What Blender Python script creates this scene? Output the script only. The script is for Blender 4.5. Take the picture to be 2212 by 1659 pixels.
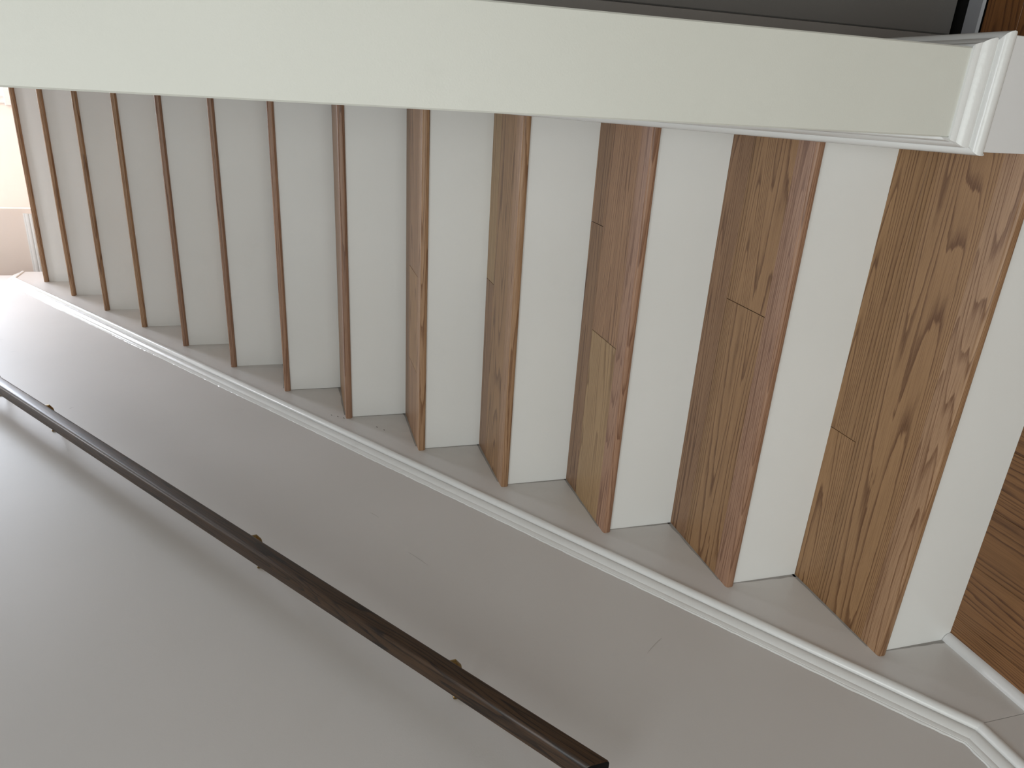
import bpy, bmesh, math, random
from mathutils import Vector, Matrix
random.seed(7)
S = bpy.context.scene
COL = S.collection
for o in list(bpy.data.objects):
    bpy.data.objects.remove(o)

# ------------------------------------------------------------------ camera
# the photograph was taken with the camera turned a quarter turn: world up points to the left of the frame
CAM_R = [[0.0584175, -0.273514, -0.9600924], [-0.9249699, -0.376602, 0.0510071], [-0.3755239, 0.8850769, -0.2749923]]
CAM_P = (1.01162, -0.632747, 1.26734)
F = 1573.502
cd = bpy.data.cameras.new('camera')
cam = bpy.data.objects.new('camera', cd)
COL.objects.link(cam)
cd.sensor_fit = 'HORIZONTAL'
cd.sensor_width = 36.0
cd.lens = F * 36.0 / 2212.0
cd.clip_start = 0.02
m = Matrix(((CAM_R[0][0], -CAM_R[1][0], -CAM_R[2][0], CAM_P[0]),
            (CAM_R[0][1], -CAM_R[1][1], -CAM_R[2][1], CAM_P[1]),
            (CAM_R[0][2], -CAM_R[1][2], -CAM_R[2][2], CAM_P[2]),
            (0, 0, 0, 1)))
cam.matrix_world = m
S.camera = cam

# ------------------------------------------------------------------ world, light, exposure
S.view_settings.view_transform = 'Standard'
S.view_settings.look = 'None'
S.view_settings.gamma = 1.0
S.view_settings.use_curve_mapping = False
S.view_settings.exposure = 0.0
W = bpy.data.worlds.new('world')
S.world = W
W.use_nodes = True
W.node_tree.nodes['Background'].inputs[0].default_value = (0.80, 0.90, 1.0, 1)
W.node_tree.nodes['Background'].inputs[1].default_value = 0.6


def area(name, loc, target, sx, sy, power, color):
    d = bpy.data.lights.new(name, 'AREA')
    d.shape = 'RECTANGLE'
    d.size, d.size_y, d.energy, d.color = sx, sy, power, color
    o = bpy.data.objects.new(name, d)
    COL.objects.link(o)
    o.location = loc
    o.rotation_euler = (Vector(target) - Vector(loc)).to_track_quat('-Z', 'Y').to_euler()
    return o


# daylight through the glazed front door behind the camera
area('front_door_daylight', (0.75, -3.36, 1.35), (0.75, 0, 1.35), 1.3, 2.0, 37, (0.92, 1.0, 0.975))
# daylight through the window of the upper landing
area('landing_window_daylight', (1.30, 4.94, 3.85), (1.0, 1.5, 2.6), 0.95, 1.0, 98, (0.82, 0.89, 1.0))
# warm daylight from the room left of the landing
area('landing_room_daylight', (-1.9, 4.45, 3.7), (1.0, 4.6, 3.4), 0.8, 1.4, 2.5, (1.0, 0.94, 0.90))
# ceiling lamp over the stair foot, then an added fill brightening the landing wall
area('hall_ceiling_lamp_light', (0.90, -1.10, 2.36), (0.85, -0.5, 0), 0.95, 0.95, 19, (0.91, 0.96, 1.0))
area('landing_wall_fill_light', (0.60, 2.55, 4.78), (0.50, 3.5, 1.5), 0.4, 0.4, 20, (0.92, 0.95, 1.0))


# ------------------------------------------------------------------ materials
def new_mat(name):
    mt = bpy.data.materials.new(name)
    mt.use_nodes = True
    nt = mt.node_tree
    b = nt.nodes['Principled BSDF']
    return mt, nt, b


def N(nt, kind, **kw):
    n = nt.nodes.new(kind)
    for k_, v in kw.items():
        setattr(n, k_, v)
    return n


def paint(name, col, rough=0.45, var=0.03, bump=0.15, scale=420.0, spec=0.5, smudge=0.0):
    mt, nt, b = new_mat(name)
    tc = N(nt, 'ShaderNodeTexCoord')
    nz = N(nt, 'ShaderNodeTexNoise'); nz.inputs['Scale'].default_value = 2.3; nz.inputs['Detail'].default_value = 5
    nt.links.new(tc.outputs['Object'], nz.inputs['Vector'])
    rp = N(nt, 'ShaderNodeValToRGB')
    rp.color_ramp.elements[0].position = 0.3
    rp.color_ramp.elements[1].position = 0.7
    rp.color_ramp.elements[0].color = (col[0] * (1 - var), col[1] * (1 - var), col[2] * (1 - var * 1.3), 1)
    rp.color_ramp.elements[1].color = (min(1, col[0] * (1 + var)), min(1, col[1] * (1 + var)), min(1, col[2] * (1 + var)), 1)
    nt.links.new(nz.outputs['Fac'], rp.inputs['Fac'])
    last = rp.outputs['Color']
    if smudge:
        n2 = N(nt, 'ShaderNodeTexNoise'); n2.inputs['Scale'].default_value = 9; n2.inputs['Detail'].default_value = 8
        n2.inputs['Roughness'].default_value = 0.7
        nt.links.new(tc.outputs['Object'], n2.inputs['Vector'])
        r2 = N(nt, 'ShaderNodeValToRGB')
        r2.color_ramp.elements[0].position = 0.60
        r2.color_ramp.elements[1].position = 0.80
        r2.color_ramp.elements[0].color = (1, 1, 1, 1)
        r2.color_ramp.elements[1].color = (1 - smudge,) * 3 + (1,)
        nt.links.new(n2.outputs['Fac'], r2.inputs['Fac'])
        mx = N(nt, 'ShaderNodeMix', data_type='RGBA', blend_type='MULTIPLY')
        mx.inputs[0].default_value = 1
        nt.links.new(last, mx.inputs[6]); nt.links.new(r2.outputs['Color'], mx.inputs[7])
        last = mx.outputs[2]
    nt.links.new(last, b.inputs['Base Color'])
    b.inputs['Roughness'].default_value = rough
    b.inputs['Specular IOR Level'].default_value = spec
    bn = N(nt, 'ShaderNodeTexNoise'); bn.inputs['Scale'].default_value = scale; bn.inputs['Detail'].default_value = 3
    b2 = N(nt, 'ShaderNodeTexNoise'); b2.inputs['Scale'].default_value = 14; b2.inputs['Detail'].default_value = 3
    nt.links.new(tc.outputs['Object'], bn.inputs['Vector']); nt.links.new(tc.outputs['Object'], b2.inputs['Vector'])
    bp = N(nt, 'ShaderNodeBump'); bp.inputs['Strength'].default_value = bump; bp.inputs['Distance'].default_value = 0.0006
    bq = N(nt, 'ShaderNodeBump'); bq.inputs['Strength'].default_value = bump * 0.5; bq.inputs['Distance'].default_value = 0.003
    nt.links.new(bn.outputs['Fac'], bp.inputs['Height'])
    nt.links.new(b2.outputs['Fac'], bq.inputs['Height'])
    nt.links.new(bq.outputs['Normal'], bp.inputs['Normal'])
    nt.links.new(bp.outputs['Normal'], b.inputs['Normal'])
    return mt


def wood(name, light, dark, axis=0, ring=1.0, across=26.0, along=1.1, lines=7.0, rough=0.42, pore=0.35, coat=0.0, stain=None):
    """grain runs along the given axis of the (unturned) object; every board is shifted by its own random number"""
    mt, nt, b = new_mat(name)
    L = nt.links.new
    tc = N(nt, 'ShaderNodeTexCoord')
    oi = N(nt, 'ShaderNodeObjectInfo')
    mul = N(nt, 'ShaderNodeMath', operation='MULTIPLY'); mul.inputs[1].default_value = 57.0
    L(oi.outputs['Random'], mul.inputs[0])
    cmb = N(nt, 'ShaderNodeCombineXYZ')
    for i in range(3):
        L(mul.outputs[0], cmb.inputs[i])
    add = N(nt, 'ShaderNodeVectorMath', operation='ADD')
    L(tc.outputs['Object'], add.inputs[0]); L(cmb.outputs[0], add.inputs[1])

    def scaled(a, c):
        mp = N(nt, 'ShaderNodeVectorMath', operation='MULTIPLY')
        v = [c, c, c]; v[axis] = a
        mp.inputs[1].default_value = v
        L(add.outputs[0], mp.inputs[0])
        return mp.outputs[0]
    # contour lines of a long smooth hump field give the arched grain
    n1 = N(nt, 'ShaderNodeTexNoise'); n1.inputs['Scale'].default_value = 1.0; n1.inputs['Detail'].default_value = 1.2
    n1.inputs['Roughness'].default_value = 0.25
    L(scaled(along, across * 0.42), n1.inputs['Vector'])
    n1b = N(nt, 'ShaderNodeTexNoise'); n1b.inputs['Scale'].default_value = 1.0; n1b.inputs['Detail'].default_value = 2
    L(scaled(22, 150), n1b.inputs['Vector'])
    m1 = N(nt, 'ShaderNodeMath', operation='MULTIPLY'); m1.inputs[1].default_value = lines * 3.5 * ring
    L(n1.outputs['Fac'], m1.inputs[0])
    m1b = N(nt, 'ShaderNodeMath', operation='MULTIPLY_ADD'); m1b.inputs[1].default_value = 0.38
    L(n1b.outputs['Fac'], m1b.inputs[0]); L(m1.outputs[0], m1b.inputs[2])
    fr = N(nt, 'ShaderNodeMath', operation='FRACT'); L(m1b.outputs[0], fr.inputs[0])
    rr = N(nt, 'ShaderNodeValToRGB')
    e = rr.color_ramp.elements
    e[0].position = 0.0; e[0].color = (0.0, 0.0, 0.0, 1)
    e[1].position = 1.0; e[1].color = (0.05, 0.05, 0.05, 1)
    x = rr.color_ramp.elements.new(0.62); x.color = (0.16, 0.16, 0.16, 1)
    x = rr.color_ramp.elements.new(0.86); x.color = (0.88, 0.88, 0.88, 1)
    x = rr.color_ramp.elements.new(0.94); x.color = (0.95, 0.95, 0.95, 1)
    L(fr.outputs[0], rr.inputs['Fac'])
    # fine pores
    n2 = N(nt, 'ShaderNodeTexNoise'); n2.inputs['Scale'].default_value = 1.0; n2.inputs['Detail'].default_value = 3
    n2.inputs['Roughness'].default_value = 0.6
    L(scaled(14, 620), n2.inputs['Vector'])
    r2 = N(nt, 'ShaderNodeValToRGB'); r2.color_ramp.elements[0].position = 0.42; r2.color_ramp.elements[1].position = 0.68
    L(n2.outputs['Fac'], r2.inputs['Fac'])
    # broad tone
    n3 = N(nt, 'ShaderNodeTexNoise'); n3.inputs['Scale'].default_value = 1.0; n3.inputs['Detail'].default_value = 2
    L(scaled(2.2, 20), n3.inputs['Vector'])
    mA = N(nt, 'ShaderNodeMath', operation='MULTIPLY_ADD'); mA.inputs[1].default_value = pore; 
    L(r2.outputs['Color'], mA.inputs[0])
    mB = N(nt, 'ShaderNodeMath', operation='MULTIPLY_ADD'); mB.inputs[1].default_value = 0.78; mB.inputs[2].default_value = -0.10
    L(rr.outputs['Color'], mB.inputs[0]); L(mB.outputs[0], mA.inputs[2])
    mC = N(nt, 'ShaderNodeMath', operation='MULTIPLY_ADD'); mC.inputs[1].default_value = 0.22
    L(n3.outputs['Fac'], mC.inputs[0]); L(mA.outputs[0], mC.inputs[2]); mC.use_clamp = True
    mx = N(nt, 'ShaderNodeMix', data_type='RGBA')
    mx.inputs[6].default_value = (*light, 1); mx.inputs[7].default_value = (*dark, 1)
    L(mC.outputs[0], mx.inputs[0])
    # every board a little lighter, darker or redder than the next
    hs = N(nt, 'ShaderNodeHueSaturation')
    mr = N(nt, 'ShaderNodeMapRange'); mr.inputs['To Min'].default_value = 0.90; mr.inputs['To Max'].default_value = 1.10
    L(oi.outputs['Random'], mr.inputs['Value'])
    L(mr.outputs[0], hs.inputs['Value']); L(mx.outputs[2], hs.inputs['Color'])
    L(hs.outputs['Color'], b.inputs['Base Color'])
    b.inputs['Roughness'].default_value = rough
    b.inputs['Coat Weight'].default_value = coat
    b.inputs['Coat Roughness'].default_value = 0.12
    bp = N(nt, 'ShaderNodeBump'); bp.inputs['Strength'].default_value = 0.25; bp.inputs['Distance'].default_value = 0.0004
    L(n2.outputs['Fac'], bp.inputs['Height']); L(bp.outputs['Normal'], b.inputs['Normal'])
    return mt


M = {}
M['wall'] = paint('wall_paint', (0.670, 0.645, 0.628), rough=0.50, var=0.025, bump=0.18, smudge=0.03)
M['wall_end'] = paint('wall_end_paint', (0.71, 0.712, 0.655), rough=0.45, var=0.03, bump=0.2, smudge=0.05)
M['skirt'] = paint('skirt_paint', (0.68, 0.660, 0.645), rough=0.30, var=0.03, bump=0.2, smudge=0.06)
M['riser'] = paint('riser_paint', (0.86, 0.86, 0.845), rough=0.42, var=0.02, bump=0.12, smudge=0.03)
M['trim'] = paint('trim_gloss_paint', (0.80, 0.80, 0.79), rough=0.22, var=0.03, bump=0.5, scale=160, smudge=0.10)
M['plinth'] = paint('plinth_paint', (0.79, 0.785, 0.79), rough=0.3, var=0.02, bump=0.1)
M['beige'] = paint('landing_wall_paint', (0.93, 0.83, 0.765), rough=0.5, var=0.02, bump=0.1)
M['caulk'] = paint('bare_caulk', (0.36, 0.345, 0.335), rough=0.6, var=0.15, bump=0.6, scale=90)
M['door'] = paint('shade_grey_door_paint', (0.135, 0.128, 0.122), rough=0.5, var=0.04, bump=0.2)  # grey deepened to carry the shade of the alcove
M['jamb'] = paint('shade_grey_jamb_paint', (0.20, 0.185, 0.175), rough=0.5, var=0.05, bump=0.2)  # jamb darkened along with the door, alcove shade in the colour
M['sill'] = paint('worn_sill_paint', (0.34, 0.34, 0.37), rough=0.4, var=0.10, bump=0.6, scale=60, smudge=0.75)
M['dark'] = paint('dark_gap', (0.012, 0.011, 0.010), rough=0.9, var=0.1)
M['ceiling'] = paint('ceiling_paint', (0.78, 0.77, 0.74), rough=0.6)
M['soot'] = paint('nail_hole', (0.03, 0.025, 0.02), rough=0.9, var=0.1)
OAK = [wood('oak_board_tan', (0.430, 0.245, 0.114), (0.145, 0.058, 0.018), lines=8, along=0.50),
       wood('oak_board_brown', (0.405, 0.228, 0.122), (0.140, 0.058, 0.024), lines=8, across=40, along=0.42),
       wood('oak_board_pale', (0.500, 0.325, 0.165), (0.240, 0.125, 0.050), lines=8, along=0.5)]
NOSE = [wood('oak_nosing_red', (0.400, 0.232, 0.146), (0.180, 0.084, 0.046), lines=5, across=60, along=0.8, pore=0.55),
        wood('oak_nosing_tan', (0.430, 0.260, 0.145), (0.180, 0.082, 0.034), lines=6, across=50, along=1.0, pore=0.5)]
M['floor_y'] = wood('oak_floor_lengthways', (0.275, 0.130, 0.048), (0.085, 0.030, 0.009), axis=1, lines=8, along=0.6, rough=0.45)
M['floor_x'] = wood('oak_floor_crossways', (0.26, 0.105, 0.030), (0.090, 0.030, 0.008), axis=0, lines=6, rough=0.4)  # alcove boards toned darker in place of the shade there
M['rail'] = wood('dark_stained_wood', (0.066, 0.034, 0.016), (0.010, 0.005, 0.003), axis=1, lines=5, across=60, along=1.6, rough=0.42, pore=0.65, coat=0.06)
M['rail_end'] = paint('black_end_grain', (0.003, 0.003, 0.003), rough=0.6, var=0.2, spec=0.12)


def brass():
    mt, nt, b = new_mat('aged_brass')
    tc = N(nt, 'ShaderNodeTexCoord'); nz = N(nt, 'ShaderNodeTexNoise'); nz.inputs['Scale'].default_value = 90
    nt.links.new(tc.outputs['Object'], nz.inputs['Vector'])
    rp = N(nt, 'ShaderNodeValToRGB')
    rp.color_ramp.elements[0].color = (0.16, 0.10, 0.035, 1); rp.color_ramp.elements[1].color = (0.34, 0.23, 0.09, 1)
    nt.links.new(nz.outputs['Fac'], rp.inputs['Fac']); nt.links.new(rp.outputs['Color'], b.inputs['Base Color'])
    b.inputs['Metallic'].default_value = 0.9; b.inputs['Roughness'].default_value = 0.28
    return mt


def glass():
    mt, nt, b = new_mat('window_glass')
    b.inputs['Base Color'].default_value = (1, 1, 1, 1)
    b.inputs['Roughness'].default_value = 0.0
    b.inputs['IOR'].default_value = 1.45
    b.inputs['Transmission Weight'].default_value = 1.0
    return mt


M['brass'] = brass()
M['glass'] = glass()


# ------------------------------------------------------------------ mesh helpers
def link(name, bm, mats, parent=None, smooth=False):
    bmesh.ops.recalc_face_normals(bm, faces=bm.faces)
    me = bpy.data.meshes.new(name)
    bm.to_mesh(me); bm.free()
    for mt in (mats if isinstance(mats, (list, tuple)) else [mats]):
        me.materials.append(mt)
    if smooth:
        for f in me.polygons:
            f.use_smooth = True
        try:
            me.set_sharp_from_angle(angle=math.radians(38))
        except Exception:
            pass
    o = bpy.data.objects.new(name, me)
    COL.objects.link(o)
    if parent is not None:
        o.parent = parent
    return o


def box(bm, x0, x1, y0, y1, z0, z1, bev=0.0):
    r = bmesh.ops.create_cube(bm, size=1.0)
    vs = r['verts']
    for v in vs:
        v.co = Vector((x0 + (v.co.x + .5) * (x1 - x0), y0 + (v.co.y + .5) * (y1 - y0), z0 + (v.co.z + .5) * (z1 - z0)))
    if bev:
        es = list({e for v in vs for e in v.link_edges})
        bmesh.ops.bevel(bm, geom=es, offset=bev, segments=1, affect='EDGES')
    return bm


def BOX(name, b6, mt, parent=None, bev=0.0):
    bm = bmesh.new(); box(bm, *b6, bev=bev)
    return link(name, bm, mt, parent)


def prism_x(name, yz, x0, x1, mt, parent=None, smooth=False):
    bm = bmesh.new()
    a = [bm.verts.new((x0, y, z)) for y, z in yz]
    b = [bm.verts.new((x1, y, z)) for y, z in yz]
    n = len(yz)
    bm.faces.new(a); bm.faces.new(list(reversed(b)))
    for i in range(n):
        bm.faces.new((a[i], b[i], b[(i + 1) % n], a[(i + 1) % n]))
    return link(name, bm, mt, parent, smooth)


def rings(name, rows, mt, parent=None, smooth=True, close=True, caps=True, jitter=0.0):
    """skin a list of equal-length point rows"""
    bm = bmesh.new()
    vv = [[bm.verts.new(p) for p in r] for r in rows]
    n = len(rows[0])
    for i in range(len(rows) - 1):
        for j in range(n if close else n - 1):
            k_ = (j + 1) % n
            bm.faces.new((vv[i][j], vv[i + 1][j], vv[i + 1][k_], vv[i][k_]))
    if caps and close:
        bm.faces.new(vv[0]); bm.faces.new(list(reversed(vv[-1])))
    return link(name, bm, mt, parent, smooth)


def empty(name, loc=(0, 0, 0), parent=None):
    o = bpy.data.objects.new(name, None)
    COL.objects.link(o)
    o.location = loc
    o.empty_display_size = 0.1
    if parent is not None:
        o.parent = parent
    return o


def tag(o, label=None, cat=None, group=None, kind=None):
    if label: o['label'] = label
    if cat: o['category'] = cat
    if group: o['group'] = group
    if kind: o['kind'] = kind
    return o


# ------------------------------------------------------------------ dimensions (metres; X from the wall string, Y up the flight, Z up)
NY = [0.0, 0.2532, 0.5138, 0.7710, 1.0333, 1.2820, 1.5386, 1.7918, 2.0490, 2.3050, 2.5638, 2.8211, 3.0775, 3.3380, 3.5905]
NZ = [0.0, 0.1880, 0.3770, 0.5690, 0.7617, 0.9492, 1.1418, 1.3308, 1.5201, 1.7131, 1.9019, 2.0927, 2.2825, 2.4612]
K = 0.19 / 0.25646
OV, TH = 0.0125, 0.0208
XW, XS, XR, XRW = -0.018, 0.0, 0.964, 0.982      # wall face, string face, right string face, right wall face
XO = 1.105                                        # outer face of the right wall
YE = 0.290                                        # end face of the right wall
ZL = NZ[13]                                       # landing level
PH = 0.118                                        # base board height below the cap
CH = 0.052                                        # cap height
Y1, Y2, YEND = 0.069, 3.425, 3.555                # breaks of the wall string
ZT2 = K * Y2 + 0.0655

# ------------------------------------------------------------------ room shell
def struct(o, label):
    return tag(o, label, kind='structure')


struct(prism_x('wall_left', [(-3.4, 0), (YEND, 0), (YEND, 4.9), (-3.4, 4.9)], XW - 0.12, XW, M['wall']),
       'plain off-white wall beside the stairs that carries the dark handrail')
struct(BOX('wall_right', (XRW, XO, YE, 3.34, 0, 4.9), M['wall_end'], bev=0.002),
       'end of the white wall that closes the right side of the stairs')
struct(BOX('wall_front', (-0.138, 3.0, -3.52, -3.40, 0, 2.5), M['wall']), 'white wall of the hall behind the viewer')
struct(BOX('ceiling', (-0.138, 3.0, -3.52, 0.0, 2.45, 2.55), M['ceiling']), 'white ceiling of the lower hall')
struct(BOX('ceiling_landing', (-2.2, 2.5, 0.0, 5.1, 4.9, 5.0), M['ceiling']), 'white ceiling over the stairs and landing')
struct(BOX('wall_header', (-0.138, 3.0, 0.0, 0.06, 2.55, 4.9), M['wall']), 'white wall over the foot of the stairs')
struct(BOX('wall_side', (2.9, 3.0, -3.4, 0.64, 0, 2.45), M['wall']), 'white wall at the far side of the hall')
# alcove with the grey door, right of the stair wall
struct(BOX('wall_alcove', (2.2, 2.9, 0.64, 0.76, 0, 2.55), M['door']), 'wall beside the grey door, in the same shade-darkened grey')
# landing room
struct(BOX('wall_landing', (-2.2, 0.27, 3.85, 3.88, ZL, 4.9), M['beige'], bev=0.003),
       'pale pink-beige wall facing the head of the stairs')
bm = bmesh.new()
box(bm, -2.2, 0.83, 5.0, 5.1, ZL, 4.9); box(bm, 1.88, 2.5, 5.0, 5.1, ZL, 4.9)
box(bm, 0.83, 1.88, 5.0, 5.1, 4.45, 4.9); box(bm, 0.83, 1.88, 5.0, 5.1, ZL, 3.05)
struct(link('wall_back', bm, M['beige']), 'pink-beige wall at the far end of the landing')
struct(BOX('wall_landing_right', (2.4, 2.5, 3.34, 5.0, ZL, 4.9), M['beige']), 'pink-beige right wall of the landing')
struct(BOX('wall_landing_stair', (XO, 2.5, 3.22, 3.34, ZL, 4.9), M['beige']), 'pink-beige wall beside the stair head')
struct(BOX('wall_landing_left', (-2.3, -2.2, 3.43, 5.0, ZL, 4.9), M['beige']), 'pink-beige left wall of the landing')
struct(BOX('wall_landing_near', (-2.2, XW - 0.12, 3.43, YEND, ZL, 4.9), M['beige']), 'pink-beige wall behind the stair wall')

# landing window, its frame and casing
win = struct(BOX('window_1', (0.83, 1.88, 5.085, 5.09, 3.05, 4.45), M['glass']), 'bright window at the far end of the landing')
bm = bmesh.new()
box(bm, 0.83, 0.88, 5.05, 5.10, 3.05, 4.45); box(bm, 1.83, 1.88, 5.05, 5.10, 3.05, 4.45)
box(bm, 0.88, 1.83, 5.05, 5.10, 3.05, 3.10); box(bm, 0.88, 1.83, 5.05, 5.10, 4.40, 4.45)
box(bm, 1.34, 1.37, 5.05, 5.10, 3.10, 4.40)
link('window_frame', bm, M['trim'], win)
cas = struct(empty('trim_1'), 'white moulded casing beside the landing window')
prof_c = [(0.735, 5.0), (0.735, 4.988), (0.742, 4.984), (0.752, 4.984), (0.757, 4.990), (0.766, 4.988), (0.780, 4.980), (0.832, 4.980), (0.832, 5.0)]
rings('casing', [[(x, y, z) for x, y in prof_c] for z in (2.985, 4.52)], M['trim'], cas, smooth=False)
BOX('plinth_block', (0.725, 0.842, 4.972, 5.0, ZL, 2.985), M['trim'], cas, bev=0.004)

# floors
floor = struct(BOX('floor', (-0.02, 3.0, -3.4, 0.74, -0.06, -0.014), M['dark']), 'oak plank floor of the lower hall')
rnd = random.Random(3)
PW = 0.127
x = 0.056 - PW
while x < 2.9:
    xa, xb = max(x, -0.018), min(x + PW, 2.9)
    y = -3.4
    first = rnd.uniform(0.3, 1.5)
    ymax = 0.268 if xa < 1.12 else 0.268
    while y < ymax - 0.01:
        ye = min(ymax, y + first)
        if ymax - ye < 0.9: ye = ymax
        BOX('plank', (xa + 0.0003, xb - 0.0003, y + 0.0004, ye - 0.0004, -0.014, 0.0), M['floor_y'], floor, bev=0.0006)
        y = ye
        first = rnd.uniform(0.7, 1.5)
    x += PW
y = 0.268
while y < 0.60:
    ye = min(y + PW, 0.6)
    BOX('plank', (1.10, 2.9, y + 0.0004, ye - 0.0004, -0.014, 0.0), M['floor_x'], floor, bev=0.0006)
    y = ye
struct(BOX('floor_landing', (-2.2, 2.5, NY[13] + 0.053, 5.0, ZL - 0.12, ZL), OAK[0]), 'oak floor of the upper landing')

# ------------------------------------------------------------------ wall strings, base boards and caps
CAP = [(0.0, 0.0), (0.0180, 0.0), (0.0205, 0.0012), (0.0225, 0.0045), (0.0232, 0.0090), (0.0222, 0.0135), (0.0195, 0.0175), (0.0150, 0.0198),
       (0.0112, 0.0204), (0.0112, 0.0222), (0.0128, 0.0240), (0.0132, 0.0270), (0.0128, 0.0300), (0.0112, 0.0350), (0.0085, 0.0400), (0.0060, 0.0428), (0.0060, 0.0448),
       (0.0048, 0.0485), (0.0035, 0.0520), (0.0, 0.0530)]


# left: base board, string and cap
sb = struct(empty('baseboard_left'), 'white skirting and stair string along the left wall')
prism_x('board', [(-3.4, 0.0), (Y1 - 0.0005, 0.0), (Y1 - 0.0005, PH), (-3.4, PH)], XW, XS, M['skirt'], sb)
zz = ZT2
prism_x('string_board', [(Y1 + 0.0005, 0.0), (YEND, 0.0), (YEND, zz), (Y2, zz), (Y1 + 0.0005, PH)], XW, XS, M['skirt'], sb)
# the pieces share mitres: build the three runs from one path and split
def cap_split(parent):
    path = [(-3.4, PH), (Y1, PH), (Y2, ZT2), (YEND, ZT2)]
    th = [math.atan2(b[1] - a[1], b[0] - a[0]) for a, b in zip(path[:-1], path[1:])]
    rows = []
    for i, (y, z) in enumerate(path):
        t0 = th[max(0, i - 1)]; t1 = th[min(i, 2)]
        bis = (t0 + t1) / 2; sc = 1 / math.cos((t1 - t0) / 2)
        rows.append([(XW + p_, y - math.sin(bis) * h * sc, z + math.cos(bis) * h * sc) for p_, h in CAP])
    for i in range(3):
        rings('cap_moulding', [rows[i], rows[i + 1]], M['trim'], parent)
cap_split(sb)

# thin ridge of old paint along the top of the cap
def ridge(parent):
    rr = random.Random(5)
    bm = bmesh.new()
    for (ya, za, yb, zb) in ((-1.2, PH, Y1, PH), (Y1, PH, Y2, ZT2)):
        L_ = math.hypot(yb - ya, zb - za); t = math.atan2(zb - za, yb - ya)
        s = 0.0; prev = None
        while s <= L_:
            w = 0.0022 + rr.random() * 0.0022 + max(0, math.sin(s * 9.0)) * 0.0015
            q = []
            for hh, pp in ((0.0500, 0.0034), (0.0530 + w * 0.4, 0.0024), (0.0530 + w, 0.0002)):
                q.append(bm.verts.new((XW + pp, ya + math.cos(t) * s - math.sin(t) * hh, za + math.sin(t) * s + math.cos(t) * hh)))
            if prev:
                for j in range(2):
                    bm.faces.new((prev[j], q[j], q[j + 1], prev[j + 1]))
            prev = q
            s += 0.011
    o = link('paint_ridge', bm, M['trim'], parent)
    return o
ridge(sb)

# quarter round on the floor, ending against the first riser
qr = struct(empty('trim_2'), 'white quarter-round shoe moulding along the left skirting')
arc = [(0.0, 0.0)] + [(0.0165 * math.cos(a), 0.0165 * math.sin(a)) for a in [math.pi / 2 * i / 8 for i in range(9)]]
rings('shoe_moulding', [[(XS + a, y, c) for a, c in arc] for y in (-3.38, NY[1] + OV - 0.001)], M['plinth'], qr)

# right: string, plinth round the wall end and cap
sr = struct(empty('baseboard_right'), 'white skirting wrapped around the end of the right stair wall')
ZR = 0.2715
oy = YE - 0.018
def zr(y): return ZR + K * (y - oy)
prism_x('string_board', [(YE, 0.0), (3.34, 0.0), (3.34, zr(3.34)), (YE, zr(YE))], XR, XRW, M['skirt'], sr)
BOX('plinth', (XR, XO + 0.018, oy, YE, 0.0, ZR - 0.0007), M['plinth'], sr, bev=0.0008)
BOX('plinth', (XO, XO + 0.018, YE, 0.64, 0.0, ZR), M['plinth'], sr)
sc = 1 / math.cos(math.atan(K))
rows = []
for y in (None, 1.0, 2.0, 3.34):
    row = []
    for p_, h in CAP:
        yy = (YE - p_) if y is None else y
        row.append((XRW - p_, yy, zr(yy) + h * (1.0 if y is None else sc)))
    rows.append(row)
rings('cap_moulding', rows, M['trim'], sr)
rings('cap_moulding', [[(XRW - p_, YE - p_, ZR + h) for p_, h in CAP], [(XO + p_, YE - p_, ZR + h) for p_, h in CAP]], M['trim'], sr)
rings('cap_moulding', [[(XO + p_, YE - p_, ZR + h) for p_, h in CAP], [(XO + p_, 0.64, ZR + h) for p_, h in CAP]], M['trim'], sr)

# landing skirting on the facing wall
bl = struct(empty('baseboard_landing'), 'white moulded skirting on the pink-beige wall at the stair head')
CAPB = [(p_, h) for p_, h in CAP]
BOX('board', (-2.2, 0.245, 3.832, 3.85, ZL, ZL + 0.140), M['trim'], bl)
rings('cap_moulding', [[(x_, 3.85 - p_, ZL + 0.140 + h) for p_, h in CAPB] for x_ in (-2.2, 0.245)], M['trim'], bl)

# ------------------------------------------------------------------ grey door in the alcove, shade put into its paint
dr = struct(BOX('door_1', (1.1575, 2.06, 0.648, 0.690, 0.022, 2.05), M['door'], bev=0.002), 'grey door, coloured darker for shade, beyond the end of the stair wall')
BOX('door_frame', (1.124, 1.156, 0.640, 0.700, 0.0, 2.1), M['jamb'], dr, bev=0.001)
BOX('door_frame', (2.062, 2.2, 0.632, 0.700, 0.0, 2.1), M['door'], dr, bev=0.001)
BOX('door_frame', (1.124, 2.2, 0.632, 0.700, 2.052, 2.55), M['door'], dr)
BOX('threshold', (1.124, 2.2, 0.600, 0.640, 0.0, 0.008), M['sill'], dr, bev=0.004)
BOX('black_backing', (1.124, 2.2, 0.70, 0.74, -0.014, 2.1), M['dark'], dr)  # black sheet standing in for the darkness under the door

# ------------------------------------------------------------------ staircase
st = tag(empty('staircase', (0.48, NY[1], 0)), 'straight flight of oak treads with white painted risers', 'staircase')
def part(o, parent):
    o.parent = parent
    o.matrix_parent_inverse = parent.matrix_world.inverted()
    return o
bpy.context.view_layer.update()


def nosing_profile(yf, zt, depth=0.052):
    pts = [(yf + depth, zt), (yf + depth, zt - TH)]
    R1 = 0.0085
    # lower round then upper round
    for i in range(6):
        a = math.pi / 2 * i / 5
        pts.append((yf + R1 - R1 * math.sin(a), zt - TH + R1 - R1 * math.cos(a)))
    R2 = 0.0055
    for i in range(5):
        a = math.pi / 2 * i / 4
        pts.append((yf + R2 - R2 * math.cos(a), zt - R2 + R2 * math.sin(a)))
    return pts


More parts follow.
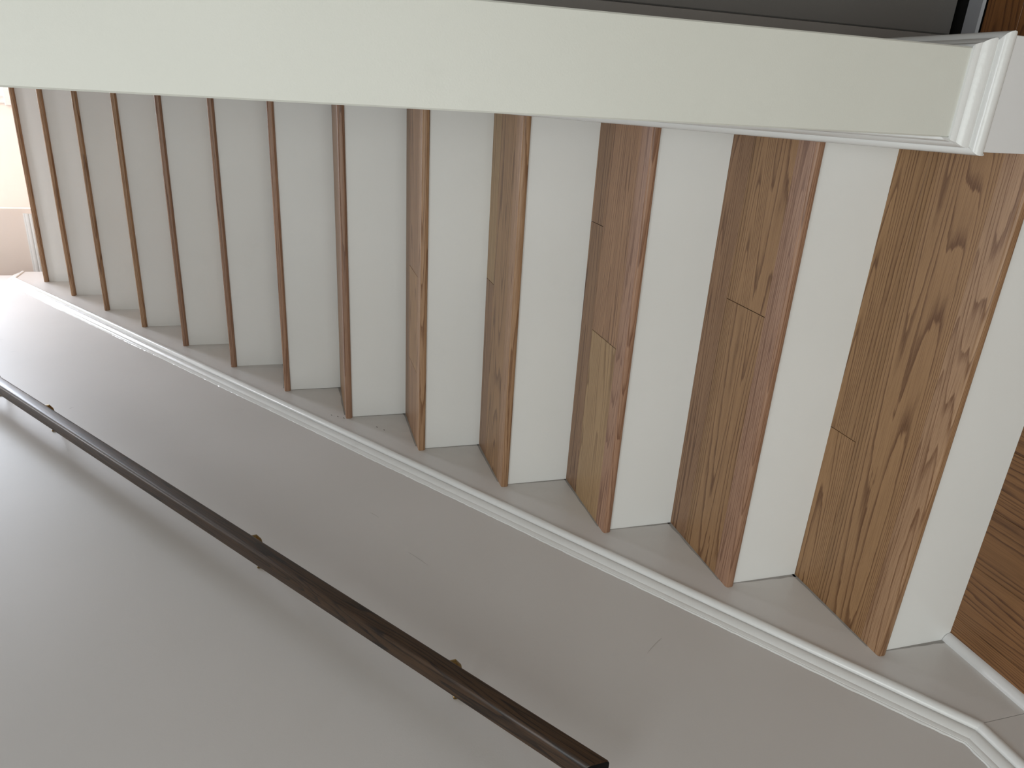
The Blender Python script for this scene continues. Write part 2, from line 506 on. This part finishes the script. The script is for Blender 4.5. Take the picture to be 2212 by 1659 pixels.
# butt joints: tread -> (joints of the back row, joints of the front row)
JOINTS = {1: ([0.382], []), 2: ([], [0.618]), 3: ([0.722], [0.467]), 4: ([0.519], []), 5: ([], [0.513, 0.227]), 6: ([0.30], [0.155]),
          7: ([0.6], [0.25]), 8: ([], [0.5]), 9: ([0.4], []), 10: ([], [0.7]), 11: ([0.25], []), 12: ([], [0.45])}
TONE = {(1, 'b', 0): 0, (1, 'b', 1): 0, (1, 'f', 0): 0, (3, 'f', 0): 2, (3, 'f', 1): 1, (3, 'b', 0): 1, (3, 'b', 1): 1,
        (2, 'f', 0): 0, (2, 'f', 1): 0, (2, 'b', 0): 1, (4, 'b', 0): 1, (4, 'b', 1): 2}
NTONE = {1: 1, 2: 0, 3: 0, 4: 1, 5: 1, 6: 0, 7: 0, 8: 0, 9: 0, 10: 1, 11: 1, 12: 1, 13: 1}
for n in range(1, 14):
    yf, zt = NY[n], NZ[n]
    yb = NY[n + 1] + OV
    t = empty('tread', (0.48, yf, zt - TH))
    bpy.context.view_layer.update()
    part(t, st)
    bpy.context.view_layer.update()
    no = prism_x('nosing', nosing_profile(yf, zt), 0.0, XR, NOSE[NTONE[n]], smooth=True)
    part(no, t)
    if n < 13:
        y_mid = yb - 0.0755
        for rowname, ya, yc, js in (('b', y_mid + 0.0002, yb + 0.004, JOINTS[n][0]), ('f', yf + 0.0522, y_mid - 0.0002, JOINTS[n][1])):
            xs = [0.0] + sorted(js) + [XR]
            for i, (xa, xb) in enumerate(zip(xs[:-1], xs[1:])):
                ga = 0.0007 if i > 0 else 0
                gb = 0.0007 if i < len(xs) - 2 else 0
                mt = OAK[TONE.get((n, rowname, i), (n + i) % 2)]
                part(BOX('plank', (xa + ga, xb - gb, ya, yc, zt - TH, zt), mt, bev=0.0004), t)
for n in range(1, 14):
    yr = NY[n] + OV
    z0 = NZ[n - 1]
    part(BOX('riser', (0.0, XR - 0.0002, yr, yr + 0.017, z0, NZ[n] - TH), M['riser']), st)
    
# bare grey caulk lines where the treads and risers meet the left string
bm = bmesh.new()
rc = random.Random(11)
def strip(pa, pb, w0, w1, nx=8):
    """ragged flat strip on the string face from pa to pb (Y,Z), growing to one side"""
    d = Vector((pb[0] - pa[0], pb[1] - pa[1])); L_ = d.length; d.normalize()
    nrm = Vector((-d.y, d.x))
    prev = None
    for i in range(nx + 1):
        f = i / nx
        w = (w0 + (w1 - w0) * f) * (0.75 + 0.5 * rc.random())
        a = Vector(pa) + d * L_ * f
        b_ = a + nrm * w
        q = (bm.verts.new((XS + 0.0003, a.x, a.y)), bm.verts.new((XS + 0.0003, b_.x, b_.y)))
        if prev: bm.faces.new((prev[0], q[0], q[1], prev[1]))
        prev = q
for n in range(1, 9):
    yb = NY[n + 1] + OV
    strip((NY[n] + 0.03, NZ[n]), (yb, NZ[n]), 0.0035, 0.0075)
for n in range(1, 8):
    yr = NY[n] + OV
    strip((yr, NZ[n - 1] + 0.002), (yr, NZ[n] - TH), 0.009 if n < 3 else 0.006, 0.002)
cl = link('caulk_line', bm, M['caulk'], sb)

# nail holes on the string
for i, (y, z) in enumerate([(1.573, 1.185), (1.559, 1.166), (1.545, 1.148), (1.462, 1.052), (1.438, 1.032)]):
    bm = bmesh.new()
    bmesh.ops.create_circle(bm, cap_ends=True, segments=10, radius=1.0)
    for v in bm.verts:
        v.co = Vector((XS + 0.0004, y + v.co.x * 0.0052 * 0.83 - v.co.y * 0.0012 * 0.56, z + v.co.x * 0.0052 * 0.3 + v.co.y * 0.0012 * 0.83))
    link('nail_hole', bm, M['soot'], sb)

# scuffs and paint chips on the stair wall
M['scuff'] = paint('scuff_grey', (0.40, 0.375, 0.35), rough=0.6, var=0.1)
wl = bpy.data.objects['wall_left']
rs = random.Random(4)
for (a, b_, w, mk) in (((0.3791, 0.635), (0.4142, 0.5845), 0.0011, 'scuff'), ((2.3561, 2.324), (2.3635, 2.2987), 0.0060, 'trim'),
                       ((2.5041, 2.3989), (2.5144, 2.3894), 0.0060, 'trim'), ((1.7837, 1.9888), (1.7931, 1.9778), 0.0010, 'soot'),
                       ((0.8118, 1.0512), (0.7490, 1.0123), 0.0010, 'scuff'), ((0.9998, 1.1212), (0.9717, 1.1008), 0.0012, 'scuff'),
                       ((0.4121, 0.2438), (0.3941, 0.2453), 0.0020, 'scuff')):
    bm = bmesh.new()
    A, B_ = Vector(a), Vector(b_)
    d = B_ - A
    nn = Vector((-d.y, d.x)).normalized()
    prev = None
    for i in range(8):
        f = i / 7
        c = A + d * f + nn * (math.sin(f * 3.1) * 0.0015)
        ww = w * math.sin(math.pi * (0.08 + 0.84 * f)) * (0.6 + 0.6 * rs.random()) * 0.5
        q = (bm.verts.new((XW + 0.0003, c.x + nn.x * ww, c.y + nn.y * ww)), bm.verts.new((XW + 0.0003, c.x - nn.x * ww, c.y - nn.y * ww)))
        if prev: bm.faces.new((prev[0], q[0], q[1], prev[1]))
        prev = q
    link('scuff_mark', bm, M[mk], wl)

# ------------------------------------------------------------------ handrail
XC = 0.058
def rz(y): return K * y + 0.803 + 0.016 * y
hr = tag(empty('handrail', (XC, 1.0, rz(1.0))), 'dark stained wooden handrail on brass brackets along the left stair wall', 'handrail')
bpy.context.view_layer.update()
ya, yb = 0.089, 2.62
slope = math.atan(K + 0.016)
D = Vector((0, math.cos(slope), math.sin(slope)))
U = Vector((0, -math.sin(slope), math.cos(slope)))
# loaf-shaped section: (sideways, up)
sec = []
def arcp(cx, cy, r_, a0, a1, n_):
    for i in range(n_ + 1):
        a = math.radians(a0 + (a1 - a0) * i / n_)
        sec.append((cx + r_ * math.cos(a), cy + r_ * math.sin(a)))
arcp(0.0125, -0.0125, 0.0060, -90, 0, 5)
arcp(0.0105, 0.0085, 0.0085, 4, 74, 6)
arcp(-0.0105, 0.0085, 0.0085, 106, 176, 6)
arcp(-0.0125, -0.0125, 0.0060, 180, 270, 5)
# straight boards need the grain along the pitch: build level, then turn
c0 = Vector((XC, ya, rz(ya)))
Lr = (yb - ya) / math.cos(slope)
bm = bmesh.new()
vv = []
for s_, yy, cut in ((0.93, 0.0, 1), (1.0, 0.0025, 1), (1.0, Lr * 0.25, 0), (1.0, Lr * 0.5, 0), (1.0, Lr * 0.75, 0), (1.0, Lr, 0)):
    # the lower end is sawn plumb
    vv.append([bm.verts.new((a * s_, yy + cut * b_ * math.tan(slope) * 0.8, b_ * s_)) for a, b_ in sec])
ns = len(sec)
for i in range(len(vv) - 1):
    for j in range(ns):
        bm.faces.new((vv[i][j], vv[i + 1][j], vv[i + 1][(j + 1) % ns], vv[i][(j + 1) % ns]))
f0 = bm.faces.new(vv[0]); bm.faces.new(list(reversed(vv[-1])))
f0.material_index = 1
rail = link('rail', bm, [M['rail'], M['rail_end']], None, smooth=True)
rail.location = c0
rail.rotation_euler = (slope, 0, 0)
bpy.context.view_layer.update()
part(rail, hr)


def tube(bm, pts, rad, seg=12):
    rows_ = []
    n_ = len(pts)
    for i, p_ in enumerate(pts):
        p_ = Vector(p_)
        d = (Vector(pts[min(i + 1, n_ - 1)]) - Vector(pts[max(i - 1, 0)])).normalized()
        a = d.cross(Vector((0, 1, 0)));
        if a.length < 0.1: a = d.cross(Vector((0, 0, 1)))
        a.normalize(); b_ = d.cross(a)
        r_ = rad[i] if isinstance(rad, (list, tuple)) else rad
        rows_.append([bm.verts.new(p_ + a * r_ * math.cos(2 * math.pi * j / seg) + b_ * r_ * math.sin(2 * math.pi * j / seg)) for j in range(seg)])
    for i in range(n_ - 1):
        for j in range(seg):
            bm.faces.new((rows_[i][j], rows_[i + 1][j], rows_[i + 1][(j + 1) % seg], rows_[i][(j + 1) % seg]))
    bm.faces.new(rows_[0]); bm.faces.new(list(reversed(rows_[-1])))


for yk in (0.355, 0.82, 1.625, 1.93, 2.4):
    zc = rz(yk)
    bk = empty('bracket', (XW, yk, zc - 0.07))
    bpy.context.view_layer.update()
    part(bk, hr)
    bpy.context.view_layer.update()
    # upright oblong wall plate
    bm = bmesh.new()
    box(bm, XW - 0.001, XW + 0.005, yk - 0.008, yk + 0.008, zc - 0.078, zc - 0.036, bev=0.002)
    part(link('wall_plate', bm, M['brass'], None), bk)
    # swan neck
    bm = bmesh.new()
    tube(bm, [(XW + 0.004, yk, zc - 0.055), (XW + 0.020, yk, zc - 0.056), (XW + 0.045, yk, zc - 0.050), (XC - 0.006, yk, zc - 0.044), (XC, yk, zc - 0.038), (XC, yk, zc - 0.022)],
         [0.0050, 0.0045, 0.0045, 0.0060, 0.0085, 0.0070], 12)
    part(link('arm', bm, M['brass'], None, smooth=True), bk)
    # saddle plate under the rail, following its pitch
    bm = bmesh.new()
    box(bm, -0.008, 0.008, -0.016, 0.016, -0.0035, 0.0, bev=0.001)
    sd = link('saddle', bm, M['brass'], None)
    sd.location = Vector((XC, yk, zc)) - U * 0.0192
    sd.rotation_euler = (slope, 0, 0)
    bpy.context.view_layer.update()
    part(sd, bk)

# front door behind the viewer, the source of the daylight on the risers
fd = struct(empty('door_2'), 'glazed front door behind the viewer')
bm = bmesh.new()
box(bm, 0.02, 0.10, -3.40, -3.34, 0.0, 2.42); box(bm, 1.40, 1.48, -3.40, -3.34, 0.0, 2.42)
box(bm, 0.10, 1.40, -3.40, -3.34, 2.36, 2.42); box(bm, 0.10, 1.40, -3.40, -3.34, 0.0, 0.30)
link('door_frame', bm, M['trim'], fd)

# ceiling lamps (the stair-head fitting is added to go with its fill light)
for (lx, ly, lz, nm) in ((0.90, -1.10, 2.45, 'wide flush white ceiling lamp over the foot of the stairs'), (0.60, 2.55, 4.9, 'added, unseen flush white fitting over the stair head')):
    lp = tag(empty('ceiling_lamp', (lx, ly, lz)), nm, 'lamp')
    bpy.context.view_layer.update()
    bm = bmesh.new()
    tube(bm, [(lx, ly, lz - 0.045), (lx, ly, lz)], [0.50, 0.52], 32)
    part(link('housing', bm, M['ceiling'], None, smooth=True), lp)
